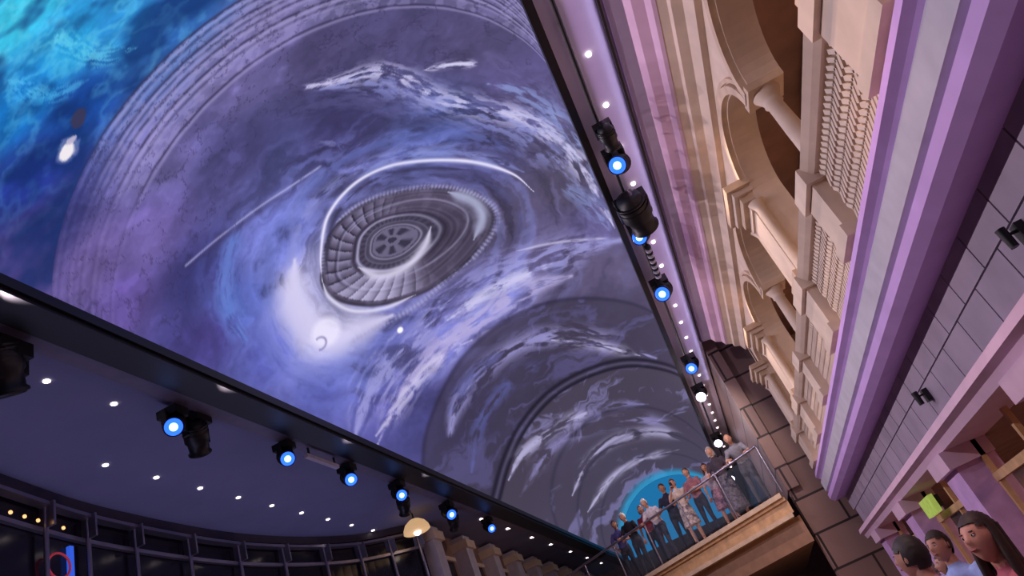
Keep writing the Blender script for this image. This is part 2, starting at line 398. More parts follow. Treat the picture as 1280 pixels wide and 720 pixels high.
ca_=me.color_attributes.new('content','FLOAT_COLOR','POINT')
ca_.data.foreach_set('color',np.c_[lc,np.ones(len(lc))].ravel().astype(np.float32))
m=bpy.data.materials.new('led_screen'); m.use_nodes=True; nt=m.node_tree; b=nt.nodes['Principled BSDF']
b.inputs['Base Color'].default_value=(0.006,0.006,0.007,1); b.inputs['Roughness'].default_value=0.8; b.inputs['Specular IOR Level'].default_value=0.1
at=nt.nodes.new('ShaderNodeAttribute'); at.attribute_name='content'
nt.links.new(at.outputs['Color'],b.inputs['Emission Color']); b.inputs['Emission Strength'].default_value=1.0
try: m.cycles.emission_sampling='NONE'
except Exception: pass
me.materials.append(m); led=bpy.data.objects.new('led_ceiling_screen',me); sc.collection.objects.link(led)

# ------------------------------------------------------------------ left beam + soffit
g=MB()
g.box(-6.16,-5.70,Y0,Y1,Z(5.86),Z(6.35),black)
g.box(-6.44,-6.16,Y0,Y1,Z(5.90),Z(6.3),bgrey)
g.box(-5.76,-5.66,Y0,Y1,Z(5.92),Z(6.06),black)
g.obj('led_edge_beam')
g=MB()
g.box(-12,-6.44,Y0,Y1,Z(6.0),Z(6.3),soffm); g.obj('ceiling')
g=MB()
ys=[h*H for h in (0.9,1.09,1.274,1.46)]
for y in ys: g.tube((-1.162*H,y,Z(5.985)),(-1.162*H,y,Z(5.999)),0.045,0.045,bulb,14)
for k in range(9): 
    y=(1.488+0.183*k)*H; g.tube((-1.4*H,y,Z(5.985)),(-1.4*H,y,Z(5.999)),0.045,0.045,bulb,14)
for y in (3.55,3.95,4.39,4.8,5.3,5.8,6.3): g.tube((-1.09*H,y*H,Z(5.98)),(-1.09*H,y*H,Z(5.999)),0.11,0.11,bulb,14)
g.obj('recessed_downlights')

# ------------------------------------------------------------------ right soffit, cornice
g=MB()
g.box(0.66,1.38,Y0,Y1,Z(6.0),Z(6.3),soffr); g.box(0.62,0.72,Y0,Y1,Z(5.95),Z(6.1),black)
g.obj('ceiling.001')
g=MB(); k=0
for k in range(30):
    y=(1.037+0.155*(k-3))*H
    g.tube((1.087,y,Z(5.97)),(1.087,y,Z(5.999)),0.033,0.033,bulb,12)
g.obj('recessed_downlights.001')
g=MB(); g.tube((0.9,Y0,Z(5.9)),(0.9,Y1-1,Z(5.9)),0.025,0.025,black,8)
for k in range(22): g.tube((0.9,Y0+1+k*1.9,Z(5.9)),(0.9,Y0+1+k*1.9,Z(6.0)),0.015,0.015,black,8)
g.obj('lighting_track')
YE=16.0
g=MB()
g.profY([(1.35,Z(6.0)),(1.35,Z(5.95)),(1.40,Z(5.94)),(1.40,Z(5.90)),(1.60,Z(5.86)),(1.60,Z(5.95)),(1.60,Z(6.3)),(1.35,Z(6.3))],Y0,YE,lilac)
g.profY([(1.58,Z(5.87)),(1.64,Z(5.76)),(1.76,Z(5.70)),(1.80,Z(5.6)),(1.84,Z(5.58)),(1.84,Z(6.3)),(1.58,Z(6.3))],Y0,YE,pinkp)
g.profY([(1.83,Z(5.59)),(1.94,Z(5.54)),(1.95,Z(5.46)),(2.06,Z(5.42)),(2.12,Z(5.28)),(2.6,Z(5.28)),(2.6,Z(6.3)),(1.83,Z(6.3))],Y0,YE,cream)
g.box(1.34,1.37,Y0,YE,Z(5.93),Z(6.01),black)
g.obj('trim_1')
# arcade wall
g=MB()
XF,XB=2.2,2.55; ZT=5.28; ZS=4.36; RISE=0.62; ZB=3.2
sup=[(-1.2,'p'),(1.25,'c'),(3.7,'p'),(6.2,'c'),(8.6,'p'),(11.05,'c'),(13.5,'p'),(15.75,'p')]
hw={'p':0.36,'c':0.12}
g.box(XF,XB,Y0,sup[0][0]-0.3,Z(ZB),Z(ZT),cream)
for i,(y,t) in enumerate(sup):
    w_=hw[t]
    g.box(XF,XB,y-w_,y+w_,Z(ZS) if t=='c' else Z(ZB),Z(ZT),cream)
    if i<len(sup)-1:
        a0=y+w_; b0=sup[i+1][0]-hw[sup[i+1][1]]; yc=(a0+b0)/2; r=(b0-a0)/2; n=24
        pts=[(yc-r*math.cos(math.pi*k/n), ZS+RISE*math.sin(math.pi*k/n)) for k in range(n+1)]
        vs=[];fs=[]
        for (py_,pz_) in pts: vs+=[(XF,py_,Z(pz_)),(XF,py_,Z(ZT)),(XB,py_,Z(pz_)),(XB,py_,Z(ZT))]
        for k in range(n):
            o_=4*k; fs+=[(o_,o_+4,o_+5,o_+1),(o_+2,o_+3,o_+7,o_+6),(o_,o_+2,o_+6,o_+4)]
        g.add(vs,fs,cream)
        for (off,th,pr) in ((0.02,0.10,0.07),(0.14,0.05,0.04)):
            vs=[];fs=[]
            for k in range(n+1):
                ca2,sa=math.cos(math.pi*k/n),math.sin(math.pi*k/n)
                for e in (off,off+th):
                    yy_=yc-(r+e)*ca2; zz=ZS+(RISE+e)*sa
                    vs+=[(XF-pr,yy_,Z(zz)),(XF+0.01,yy_,Z(zz))]
            for k in range(n):
                o_=4*k; fs+=[(o_,o_+2,o_+6,o_+4),(o_,o_+4,o_+5,o_+1),(o_+2,o_+3,o_+7,o_+6)]
            g.add(vs,fs,cream2)
g.obj('wall_right')
g=MB()
g.box(3.2,3.4,Y0,YE,Z(2.2),Z(5.4),brown); g.box(XB,3.4,Y0,YE,Z(5.1),Z(5.28),brown); g.box(2.5,3.3,Y0,YE,Z(3.0),Z(3.2),cream2); g.box(2.2,3.4,YE-0.05,YE+0.25,Z(2.0),Z(5.9),cream2)
for y in (-0.0,2.5,4.95,7.4,9.85,12.3,14.6):
    g.box(3.12,3.2,y-0.45,y+0.45,Z(3.2),Z(4.5),darkw); g.tube((3.12,y,Z(4.5)),(3.2,y,Z(4.5)),0.45,0.45,darkw,24)
    for s_ in (-0.5,0.5): g.box(3.08,3.2,y+s_-0.05,y+s_+0.05,Z(3.2),Z(4.5),cream2)
g.obj('wall_right_recess')
def column(y,t):
    g=MB()
    if t=='c':
        x=2.33
        g.lathe([(0.15,0),(0.15,0.05),(0.12,0.07),(0.13,0.1),(0.095,0.13),(0.09,0.5),(0.08,0.86),(0.1,0.88),(0.09,0.9),(0.1,0.94),(0.15,1.03),(0.15,1.04)],(x,y,Z(3.28)),cream,24)
        g.box(x-0.19,x+0.19,y-0.17,y+0.17,Z(4.31),Z(4.40),cream2)
        g.box(x-0.17,x+0.17,y-0.16,y+0.16,Z(3.2),Z(3.29),cream2)
    else:
        g.box(2.10,2.22,y-0.27,y+0.27,Z(3.25),Z(4.5),cream)
        g.box(2.04,2.22,y-0.33,y+0.33,Z(3.2),Z(3.34),cream2)
        for k,(e,z0,z1) in enumerate(((0.03,4.3,4.36),(0.08,4.42,4.52),(0.14,4.52,4.60),(0.2,4.60,4.70))):
            g.box(2.10-e,2.22,y-0.27-e,y+0.27+e,Z(z0),Z(z1),cream2 if k%2 else cream)
        for s_ in (-1,1):
            g.lathe([(0.09,0),(0.07,0.06),(0.065,1.0),(0.09,1.06),(0.11,1.1)],(2.16,y+s_*0.36,Z(3.25)),cream,16)
    return g.obj('pilaster' if t=='p' else 'column')
for y,t in sup: column(y,t)
# balustrade wall
g=MB()
g.box(2.18,2.5,Y0,YE,Z(2.3),Z(3.1),cream2)
g.profY([(2.5,Z(3.1)),(2.1,Z(3.1)),(2.06,Z(3.14)),(2.02,Z(3.2)),(2.5,Z(3.2))],Y0,YE,cream)
g.profY([(2.3,Z(2.3)),(2.08,Z(2.3)),(2.08,Z(2.42)),(2.14,Z(2.48)),(2.3,Z(2.48))],Y0,YE,cream)
for i,(y,t) in enumerate(sup):
    w_=0.36 if t=='p' else 0.24
    g.box(2.04,2.3,y-w_,y+w_,Z(2.48),Z(3.1),cream); g.box(1.99,2.3,y-w_-0.05,y+w_+0.05,Z(3.04),Z(3.22),cream)
    g.box(2.0,2.3,y-w_-0.04,y+w_+0.04,Z(2.44),Z(2.56),cream)
    if i<len(sup)-1:
        a0=y+w_+0.08; n_=sup[i+1]; b0=n_[0]-(0.36 if n_[1]=='p' else 0.24)-0.08
        for zc in (2.6,2.8,3.0):
            yv=a0+0.06
            while yv<b0-0.04:
                for s_ in (-1,1):
                    g.obox((2.16,yv,Z(zc+s_*0.045-0.02)),(0.03,0,0),(0,0.045,s_*0.045),(0,-0.014,s_*0.014),cream)
                yv+=0.085
g.obj('balustrade')
# big lower cornice
g=MB()
g.profY([(2.4,Z(2.33)),(1.98,Z(2.33)),(1.95,Z(2.24)),(2.0,Z(2.20)),(2.03,Z(2.16)),(2.4,Z(2.16))],Y0,YE,violet)
g.profY([(2.5,Z(2.18)),(2.02,Z(2.17)),(1.98,Z(2.12)),(1.98,Z(1.93)),(2.03,Z(1.90)),(2.5,Z(1.90))],Y0,YE,lav)
g.profY([(2.5,Z(1.91)),(2.03,Z(1.90)),(1.97,Z(1.86)),(1.97,Z(1.77)),(2.04,Z(1.70)),(2.5,Z(1.70))],Y0,YE,violet)
g.obj('trim_2')
# panelled wall
g=MB()
g.box(2.33,2.6,Y0,YE,Z(1.0),Z(1.75),mat('joint_dark',(60,50,62),0.8)); y=Y0
while y<YE-0.3:
    g.box(2.25,2.36,y+0.010,y+0.605,Z(1.42),Z(1.71),panelm); g.box(2.25,2.36,y+0.010-0.3,y+0.605-0.3,Z(1.04),Z(1.405),panelm); y+=0.615
g.obj('wall_right_panelled')
g=MB()
g.profY([(2.6,Z(1.06)),(2.12,Z(1.06)),(2.1,Z(0.98)),(2.16,Z(0.94)),(2.18,Z(0.86)),(2.6,Z(0.84))],Y0,YE,pinkp); g.obj('trim_3')
for y in (4.3,7.6):
    g=MB(); g.box(2.2,2.26,y-0.04,y+0.04,Z(1.25),Z(1.37),black); g.tube((2.14,y,Z(1.33)),(2.22,y,Z(1.33)),0.01,0.01,black); g.tube((2.14,y,Z(1.25)),(2.14,y,Z(1.38)),0.025,0.03,black); g.obj('wall_lamp')
# shops at ground floor
pk=mat('violet_pilaster',(205,165,215),0.6)
g=MB()
for y in (-1,2.3,5.4,8.5,11.6,14.7):
    g.box(2.2,2.6,y-0.3,y+0.3,0,Z(0.86),pk); g.box(2.12,2.6,y-0.36,y+0.36,0,0.25,pk); g.box(2.13,2.6,y-0.36,y+0.36,Z(0.68),Z(0.86),pinkp)
g.box(4.6,4.8,Y0,17,0,Z(1.1),brown); g.box(2.6,4.7,Y0,17,Z(0.85),Z(1.0),brown)
g.obj('wall_right_shops')
g=MB()
for y in (0.65,3.85,6.95,10.05,13.15):
    for a_,b_ in ((-1.25,-1.19),(-0.03,0.03),(1.19,1.25)): g.box(2.45,2.5,y+a_,y+b_,0,Z(0.86),gold)
    g.box(2.44,2.5,y-1.25,y+1.25,Z(0.42),Z(0.5),gold); g.box(2.44,2.5,y-1.25,y+1.25,0,0.3,brown)
    g.box(2.465,2.48,y-1.25,y+1.25,0.3,Z(0.42),glass)
g.obj('shop_windows')
g=MB(); g.box(2.3,2.36,10.35,11.0,Z(0.5),Z(0.72),mat('lamp_glow_green',(120,150,60),0.4,emit=(170,190,90),es=0.6,var=0.5,scale=10)); g.box(2.36,2.45,10.5,10.55,Z(0.55),Z(0.7),black); g.obj('lamp_glow_panel')  # green glowing panel, stand-in for a warm lamp glow
g=MB(); g.box(1.45,5,17.1,17.6,0,Z(6.3),stonew); g.box(1.42,1.7,17.0,Y1,Z(2.4),Z(6.3),stonew); g.obj('wall_end_right')

# ------------------------------------------------------------------ floor, outer walls
g=MB(); g.box(-12,6,Y0,Y1+1,-0.1,0,floorm); g.obj('floor')
g=MB(); g.box(-12.2,-12,Y0,Y1,0,Z(6.3),brown); g.obj('wall_left')
g=MB(); g.box(-12,6,Y0-0.3,Y0,0,Z(9.5),brown); g.obj('wall_back')
cy=mat('cyan_screen',(10,20,30),0.6,emit=(30,115,170),es=0.9,var=0)
g=MB(); g.box(-12,6,Y1,Y1+0.3,0,Z(6.0),brown); g.tube((XC,Y1+0.02,Z(6)),(XC,Y1+0.1,Z(6)),RV,RV,cy,60); g.obj('wall_far')

# ------------------------------------------------------------------ left curved storefront
cv=cr([(-6.9,0.5),(-8.4,4),(-9.36,7.9),(-9.75,10.5),(-9.75,14.1),(-9.0,17.2),(-7.68,18.9)],10)
g=MB()
def wallstrip(off0,off1,z0,z1,m):
    vs=[];fs=[]
    for i,p in enumerate(cv):
        a=cv[max(0,i-1)];b=cv[min(len(cv)-1,i+1)];t=(b-a)/np.linalg.norm(b-a);nn=np.array((t[1],-t[0]))
        if nn[0]<0: nn=-nn
        for o_ in (off0,off1):
            for z in (z0,z1): q=p+nn*o_; vs.append((q[0],q[1],Z(z)))
    for i in range(len(cv)-1):
        o_=4*i; fs+=[(o_,o_+4,o_+5,o_+1),(o_+2,o_+3,o_+7,o_+6),(o_,o_+2,o_+6,o_+4),(o_+1,o_+5,o_+7,o_+3)]
    g.add(vs,fs,m)
wallstrip(0.0,0.14,5.82,5.995,mat('header_dark',(60,54,74),0.5)); wallstrip(0.02,0.10,5.30,5.37,metal); wallstrip(0.05,0.22,5.70,5.76,metal); wallstrip(-0.05,0.0,2.4,5.8,darkw)
for i in range(3,len(cv),4):
    p=cv[i]; g.tube((p[0]+0.12,p[1],Z(2.4)),(p[0]+0.12,p[1],Z(5.8)),0.04,0.04,metal,12)
    g.box(p[0],p[0]+0.3,p[1]-0.02,p[1]+0.02,Z(5.35),Z(5.75),metal)
g.obj('curved_storefront')
g=MB()
bl=mat('blue_neon',(40,80,200),0.4,emit=(60,110,255),es=0.6,var=0.2); rd=mat('red_neon',(200,60,60),0.4,emit=(170,50,70),es=0.4,var=0.2)
wl=mat('shelf_lights',(255,200,150),0.4,emit=(255,190,120),es=1.5,var=0)
for y in (8.1,9.3,15.5): g.box(-9.62,-9.55,y,y+0.08,Z(4.2),Z(5.2),bl)
for k in range(9): 
    y=6.9+k*0.28; x=-9.16-0.055*k; g.tube((x+0.1,y,Z(5.45)),(x+0.12,y,Z(5.45)),0.03,0.03,wl,8)
n=24
for k in range(n):
    a=2*math.pi*k/n; b_=2*math.pi*(k+1)/n
    g.tube((-9.45,9.0+0.2*math.cos(a),Z(4.8)+0.2*math.sin(a)),(-9.45,9.0+0.2*math.cos(b_),Z(4.8)+0.2*math.sin(b_)),0.018,0.018,rd,8)
g.obj('neon_sign')
g=MB(); g.box(-12,-6.3,Y0,Y1,Z(2.15),Z(2.4),cream2); g.obj('floor_gallery_left')
g=MB(); g.box(-8.2,-7.9,19,Y1,Z(2.4),Z(6.0),brown)
for k in range(9):
    y=19.2+k*2.4; g.box(-7.9,-7.45,y,y+0.55,Z(2.4),Z(5.9),lav); g.box(-7.9,-7.35,y-0.08,y+0.63,Z(5.5),Z(5.75),cream); g.box(-7.95,-7.86,y+0.8,y+2.1,Z(2.5),Z(5.2),darkw); g.box(-7.95,-7.8,y+0.7,y+2.2,Z(5.2),Z(5.32),cream)
g.obj('wall_left_far')
g=MB(); g.lathe([(0.02,0.34),(0.14,0.31),(0.27,0.22),(0.34,0.1),(0.36,0.0),(0.33,-0.02)],(-7.3,17.9,Z(5.5)),mat('lamp_dome',(240,200,150),0.5,emit=(240,195,140),es=0.6,var=0.05),28); g.ball((-7.3,17.9,Z(5.47)),0.1,0.1,0.08,bulb,12,8); g.tube((-7.3,17.9,Z(5.8)),(-7.3,17.9,Z(6.0)),0.02,0.02,black); g.obj('pendant_dome_lamp')

# ------------------------------------------------------------------ stage lights
def moving_head(loc,d,s=1.0,lens=blue_lens,name='stage_light',up=None,core=blue_core):
    g=MB(); x,y,z=loc; d=Vector(d).normalized(); top=up if up else z+0.42*s
    g.tube((x,y,top-0.05),(x,y,top),0.03*s,0.03*s,black,10)
    g.box(x-0.15*s,x+0.15*s,y-0.13*s,y+0.13*s,top-0.16*s,top-0.04*s,black)
    for k in (-1,1): g.box(x-0.04*s,x+0.04*s,y+k*0.17*s-0.02*s,y+k*0.17*s+0.02*s,z-0.04*s,top-0.1*s,black)
    c=Vector(loc); a=d.orthogonal().normalized(); b=d.cross(a)
    rings=[(c+d*t*s,a*r*s,b*r*s) for t,r in ((-0.2,0.06),(-0.18,0.11),(-0.08,0.14),(0.05,0.145),(0.08,0.12),(0.18,0.115),(0.2,0.135),(0.22,0.13))]
    g.loft(rings,black,20)
    g.loft([(c+d*0.221*s,a*0.115*s,b*0.115*s),(c+d*0.235*s,a*0.10*s,b*0.10*s)],lens,20)
    if lens is not black: g.loft([(c+d*0.236*s,a*0.055*s,b*0.055*s),(c+d*0.25*s,a*0.04*s,b*0.04*s)],core,20)
    for t in(-0.13,-0.1,-0.05): g.loft([(c+d*t*s,a*0.15*s,b*0.15*s),(c+d*(t+0.015)*s,a*0.15*s,b*0.15*s)],black,20)
    return g.obj(name)
for (x,y,s) in ((-1.09,1.38,1.1),(-1.065,1.81,1.05),(-1.06,2.16,1.05),(-1.05,2.51,1.05),(-1.06,3.0,1.1),(-1.06,3.5,1.0)):
    moving_head((x*H,y*H,Z(5.60)),(0.55,-0.75,-0.6),s,up=Z(5.9))
moving_head((-6.5,5.5,Z(5.6)),(-0.2,0.5,-0.9),1.6,black,up=Z(5.9)); moving_head((-6.62,8.85,Z(5.6)),(-0.3,0.5,-0.6),1.3,black,up=Z(6.0))
for y in (15.9,18.9): moving_head((-6.62,y,Z(5.6)),(-0.3,0.5,-0.6),1.1,black,up=Z(6.0))
g=MB(); g.box(-6.35,-6.27,11.4,12.5,Z(5.68),Z(5.75),lav); g.box(-6.32,-6.3,11.5,11.55,Z(5.74),Z(5.9),black); g.box(-6.32,-6.3,12.4,12.45,Z(5.74),Z(5.9),black); g.obj('light_bar')
for (x,y,s) in ((.155,1.31,0.95),(.145,1.63,0.95),(.15,1.99,1.1),(.155,2.7,1.1)):
    moving_head((x*H,y*H,Z(5.60)),(-0.25,-0.8,-0.6),s,up=Z(5.875))
moving_head((0.92,9.1,Z(5.60)),(0.1,0.9,-0.4),1.6,black,up=Z(5.875)); moving_head((0.92,7.3,Z(5.66)),(0,0.8,-0.4),0.8,black,up=Z(5.875))
g=MB()
for k in range(12): g.tube((0.92,10.4+k*0.1,Z(5.7)),(0.92,10.44+k*0.1,Z(5.7)),0.055,0.055,lav if k%2 else black,12)
g.box(0.9,0.94,10.3,11.7,Z(5.72),Z(5.87),black)
g.obj('lamp_coil_fixture')
for y in (18.5,23.8,30): moving_head((0.9,y,Z(5.60)),(-0.2,-0.8,-0.6),1.1,white_lens,up=Z(5.875),core=white_lens)

# ------------------------------------------------------------------ bridge
BZ=2.4
e0=Vector((1.30,16.9)); e1=Vector((-6.3,22.75))
g=MB()
dv=(e1-e0).normalized(); nf=Vector((dv.y,-dv.x)); nf=nf if nf.y<0 else -nf
def slab(off,z0,z1,m):
    a=e0+nf*off; b=e1+nf*off
    vs=[(a.x,a.y,Z(z0)),(b.x,b.y,Z(z0)),(b.x,26.5,Z(z0)),(a.x,26.5,Z(z0)),(a.x,a.y,Z(z1)),(b.x,b.y,Z(z1)),(b.x,26.5,Z(z1)),(a.x,26.5,Z(z1))]
    g.add(vs,[(0,3,2,1),(4,5,6,7),(0,1,5,4),(1,2,6,5),(2,3,7,6),(3,0,4,7)],m)
slab(0.12,2.3,2.4,cream2); slab(0.05,2.22,2.3,gold); slab(0.0,1.95,2.22,gold); slab(0.08,1.86,1.95,cream2); slab(-0.12,1.3,1.86,mat('brown_beam',(150,115,90),0.6))
g.obj('floor_bridge')
g=MB(); L=(e1-e0).length; n=7
for k in range(n+1):
    p=e0+dv*L*k/n; g.tube((p.x,p.y,Z(BZ)),(p.x,p.y,Z(BZ+1.1)),0.022,0.022,metal,10)
    if k<n:
        q=e0+dv*L*(k+1)/n; c=(p+q)/2; g.obox((c.x,c.y,Z(BZ+0.54)),(dv.x*L/n*0.47,dv.y*L/n*0.47,0),(-dv.y*0.006,dv.x*0.006,0),(0,0,0.46),glass)
g.tube((e0.x,e0.y,Z(BZ+1.1)),(e1.x,e1.y,Z(BZ+1.1)),0.03,0.03,metal,12)
g.obj('glass_railing')

# ------------------------------------------------------------------ people
def make_person(name,loc,yaw,Hh,shirt,pants,skin,hair,style='short',pose='rail',skirt=None,hem=0.45,sleeve=False,lean=0.0,hp=0.0,hy=0.0,vox=0.022,shorts=False,fat=1.0,bald=False):
    k=Hh/1.75
    E=empty(name,loc)
    def up(p):
        x,y,z=p; z-=0.95; c,s=math.cos(lean),math.sin(lean)
        return Vector((x,y*c+z*s-0.12*math.sin(lean),z*c-y*s+0.95))
    sh=mat('shirt_%d_%d_%d'%shirt,shirt,0.8,var=0.25,scale=14); pn=mat('cloth_%d_%d_%d'%pants,pants,0.8,var=0.1)
    sk=mat('skin_%d_%d_%d'%skin,skin,0.55,var=0.05); sho=mat('shoe_dark',(45,40,42),0.5)
    skm=mat('skirt_%d_%d_%d'%skirt,skirt,0.8,var=0.7,scale=18) if skirt else pn
    segs=[];g=MB(); dm=sh
    def limb(p,q,r0,r1,lab):
        p=Vector(p);q=Vector(q); g.tube(p,q,r0,r1,dm,14); g.ball(p,r0,r0,r0,dm,12,8); g.ball(q,r1,r1,r1,dm,12,8); segs.append((p,q,(r0+r1)/2,lab))
    tor=[(0.86,0.13,0.10),(0.93,0.165,0.12),(1.0,0.155,0.115),(1.1,0.135*fat,0.105*fat),(1.2,0.15,0.11),(1.32,0.175,0.12),(1.41,0.17,0.105),(1.46,0.10,0.075),(1.48,0.06,0.055)]
    rings=[]
    for z,rx,ry in tor:
        c=up((0,0,z)); ax=Vector((rx*(1 if z<1.2 else fat**0.5),0,0)); ay=up((0,ry,z))-c
        rings.append((c,ax,ay))
    g.loft(rings,dm,24)
    segs.append((up((0,0,1.02)),up((0,0,1.38)),0.14,'shirt')); segs.append((up((-0.12,0,1.38)),up((0.12,0,1.38)),0.08,'shirt')); segs.append((Vector((-0.05,0,0.93)),Vector((0.05,0,0.93)),0.14,'pants'))
    limb(up((0,0,1.45)),up((0,0.02,1.58)),0.055,0.05,'skin')
    poses={'rail':[((.27,.10,1.16),(.20,.36,1.12)),((.28,.08,1.17),(.24,.36,1.12))],
           'down':[((.25,-.02,1.14),(.25,.08,.88)),((.25,-.03,1.14),(.27,.06,.88))],
           'phone':[((.24,.18,1.22),(.07,.34,1.45)),((.26,.02,1.15),(.2,.25,1.08))],
           'hip':[((.33,-.05,1.18),(.19,.08,1.03)),((.25,.08,1.14),(.2,.34,1.10))],
           'cross':[((.25,.08,1.15),(-.02,.22,1.2)),((.25,.08,1.16),(.0,.2,1.14))]}
    hands=[]
    for sgn,(el,wr) in zip((1,-1),poses[pose]):
        s0=up((sgn*0.175,0,1.40)); e=Vector((sgn*el[0],el[1],el[2])); w_=Vector((sgn*wr[0],wr[1],wr[2]))
        if lean and pose!='rail': e=up(e); w_=up(w_)
        if lean and pose=='rail': e=e+Vector((0,0.10*math.sin(lean)*3,-0.02)); w_=w_+Vector((0,0.06,0))
        limb(s0,e,0.058,0.043,'shirt' ) if sleeve else (limb(s0,s0.lerp(e,0.65),0.062,0.052,'shirt'),limb(s0.lerp(e,0.65),e,0.042,0.038,'skin'))
        limb(e,w_,0.041,0.028,'shirt' if sleeve else 'skin'); hands.append((w_,(w_-e).normalized(),sgn))
    bare='skin' if (skirt or shorts) else 'pants'
    for sgn in (1,-1):
        hpj=Vector((sgn*0.085,0,0.9)); kn=Vector((sgn*0.10,0.03,0.50)); an=Vector((sgn*0.11,-0.01+0.05*sgn,0.09))
        limb(hpj,kn,0.088,0.058,'pants' if not skirt else 'skirt'); limb(kn,kn.lerp(an,0.35),0.055,0.055,bare); limb(kn.lerp(an,0.35),an,0.055,0.036,bare)
        limb(an,an+Vector((sgn*0.02,0.15,-0.045)),0.042,0.036,'shoe')
    if skirt:
        rr=[(1.04,0.145,0.11),(0.9,0.18,0.14),(0.7,0.2,0.17),(hem,0.23,0.2)]
        g.loft([(Vector((0,0,z)),Vector((a,0,0)),Vector((0,b,0))) for z,a,b in rr],dm,28)
        segs.append((Vector((0,0,0.95)),Vector((0,0,hem+0.08)),0.17,'skirt'))
    tmp=g.obj('tmp',fix=True)
    r=tmp.modifiers.new('r','REMESH'); r.mode='VOXEL'; r.voxel_size=vox; r.use_smooth_shade=True
    s=tmp.modifiers.new('s','SMOOTH'); s.factor=0.6; s.iterations=3
    dg=bpy.context.evaluated_depsgraph_get(); me=bpy.data.meshes.new_from_object(tmp.evaluated_get(dg))
    bpy.data.objects.remove(tmp)
    me.materials.clear()
    labs=['shirt','pants','skin','shoe','skirt']
    for m_ in (sh,pn,sk,sho,skm): me.materials.append(m_)
    n=len(me.polygons); cc=np.zeros(n*3); me.polygons.foreach_get('center',cc); cc=cc.reshape(-1,3)
    best=np.full(n,1e9); bi=np.zeros(n,int)
    for p,q,rr,lab in segs:
        p=np.array(p);q=np.array(q);ab=q-p; t=np.clip(((cc-p)@ab)/(ab@ab+1e-9),0,1); d=np.linalg.norm(cc-p-t[:,None]*ab,axis=1)-rr
        m_=d<best; best=np.where(m_,d,best); bi=np.where(m_,labs.index(lab),bi)
    me.polygons.foreach_set('material_index',bi.astype(np.int32)); me.polygons.foreach_set('use_smooth',np.ones(n,bool)); me.update()
    body=bpy.data.objects.new('body',me); sc.collection.objects.link(body); body.parent=E
    g=MB(); hc=up((0,0.035,1.645)); Rm=Matrix.Rotation(hy,3,'Z')@Matrix.Rotation(hp-lean*0.4,3,'X')
    def hf(u,p):
        x,y,z=p
        jaw=max(0,-u.z)
        x*=1-0.30*jaw**1.5; y*=1-0.12*jaw
        if u.y>0: y+=0.006*jaw
        nb=math.exp(-(u.x/0.13)**2)*math.exp(-((u.z+0.12)/0.18)**2)*(1 if u.y>0 else 0); y+=0.024*nb
        for e in (-1,1): y-=0.010*math.exp(-((u.x-e*0.38)/0.16)**2-((u.z-0.08)/0.12)**2)*(1 if u.y>0 else 0)
        y+=0.006*math.exp(-(u.x/0.25)**2-((u.z+0.5)/0.08)**2)*(1 if u.y>0 else 0)
        y+=0.006*math.exp(-(u.x/0.3)**2-((u.z+0.82)/0.12)**2)*(1 if u.y>0 else 0)
        return Vector((x,y,z))
    g.ball(hc,0.075,0.094,0.116,sk,36,30,Rm,hf)
    ew=mat('eye_white',(225,220,218),0.3,var=0); ei=mat('eye_iris',(45,30,25),0.2,var=0); lp=mat('lips',(165,85,85),0.5,var=0)
    hm=mat('hair_%d_%d_%d'%hair,hair,0.6,var=0.2,scale=30)
    for e in (-1,1):
        g.ball(hc+Rm@Vector((e*0.029,0.0765,0.009)),0.013,0.010,0.0065,ew,12,8,Rm); g.ball(hc+Rm@Vector((e*0.029,0.083,0.009)),0.0055,0.005,0.0055,ei,10,6,Rm)
        g.ball(hc+Rm@Vector((e*0.029,0.078,0.017)),0.016,0.009,0.004,sk,10,6,Rm)
        g.ball(hc+Rm@Vector((e*0.030,0.083,0.028)),0.017,0.005,0.003,hm,10,6,Rm)
        g.ball(hc+Rm@Vector((e*0.074,-0.005,-0.002)),0.010,0.019,0.031,sk,10,8,Rm)
    g.ball(hc+Rm@Vector((0,0.087,-0.054)),0.022,0.008,0.006,lp,12,6,Rm)
    def fl(u):
        if bald: return u.z<0.35 and u.z>-0.35 and u.y<0.1
        if u.z>0.48: return True
        if u.y>0.2 and abs(u.x)<0.9: return u.z>0.30 and abs(u.x)>0.62
        return (u.y<0.2 and u.z>-0.35) or (u.y<-0.35 and u.z>-0.6)
    def hn(u,p):
        return p*(1+0.03*math.sin(u.x*23+u.z*9)*math.sin(u.y*19))
    g.ball(hc+Rm@Vector((0,-0.006,0.006)),0.083,0.104,0.124,hm,40,32,Rm,hn,fl)
    if style=='long':
        base=[(0.05,0.074,0.05,-0.05),(-0.05,0.084,0.05,-0.06),(-0.13,0.092,0.045,-0.07),(-0.22,0.10,0.035,-0.082),(-0.29,0.07,0.02,-0.085)]
        g.loft([(hc+Rm@Vector((0,yo,z)),Rm@Vector((a,0,0)),Rm@Vector((0,b,0))) for z,a,b,yo in base],hm,20)
        for e in (-1,1): g.loft([(hc+Rm@Vector((e*x_,y_,z)),Rm@Vector((r_,0,0)),Rm@Vector((0,r_*1.6,0))) for z,r_,x_,y_ in((0.07,0.016,0.062,0.0),(0.0,0.017,0.078,-0.01),(-0.10,0.02,0.084,-0.015),(-0.18,0.02,0.088,-0.02),(-0.26,0.010,0.09,-0.03))],hm,12)
    if style=='bun': g.ball(hc+Rm@Vector((0,-0.12,0.04)),0.045,0.04,0.045,hm,14,10,Rm)
    if style=='bob': g.loft([(hc+Rm@Vector((0,-0.03,z)),Rm@Vector((a,0,0)),Rm@Vector((0,b,0))) for z,a,b in ((0.05,0.085,0.07),(-0.04,0.096,0.078),(-0.11,0.09,0.07))],hm,20)
    g.obj('head',E,fix=False)
    g=MB()
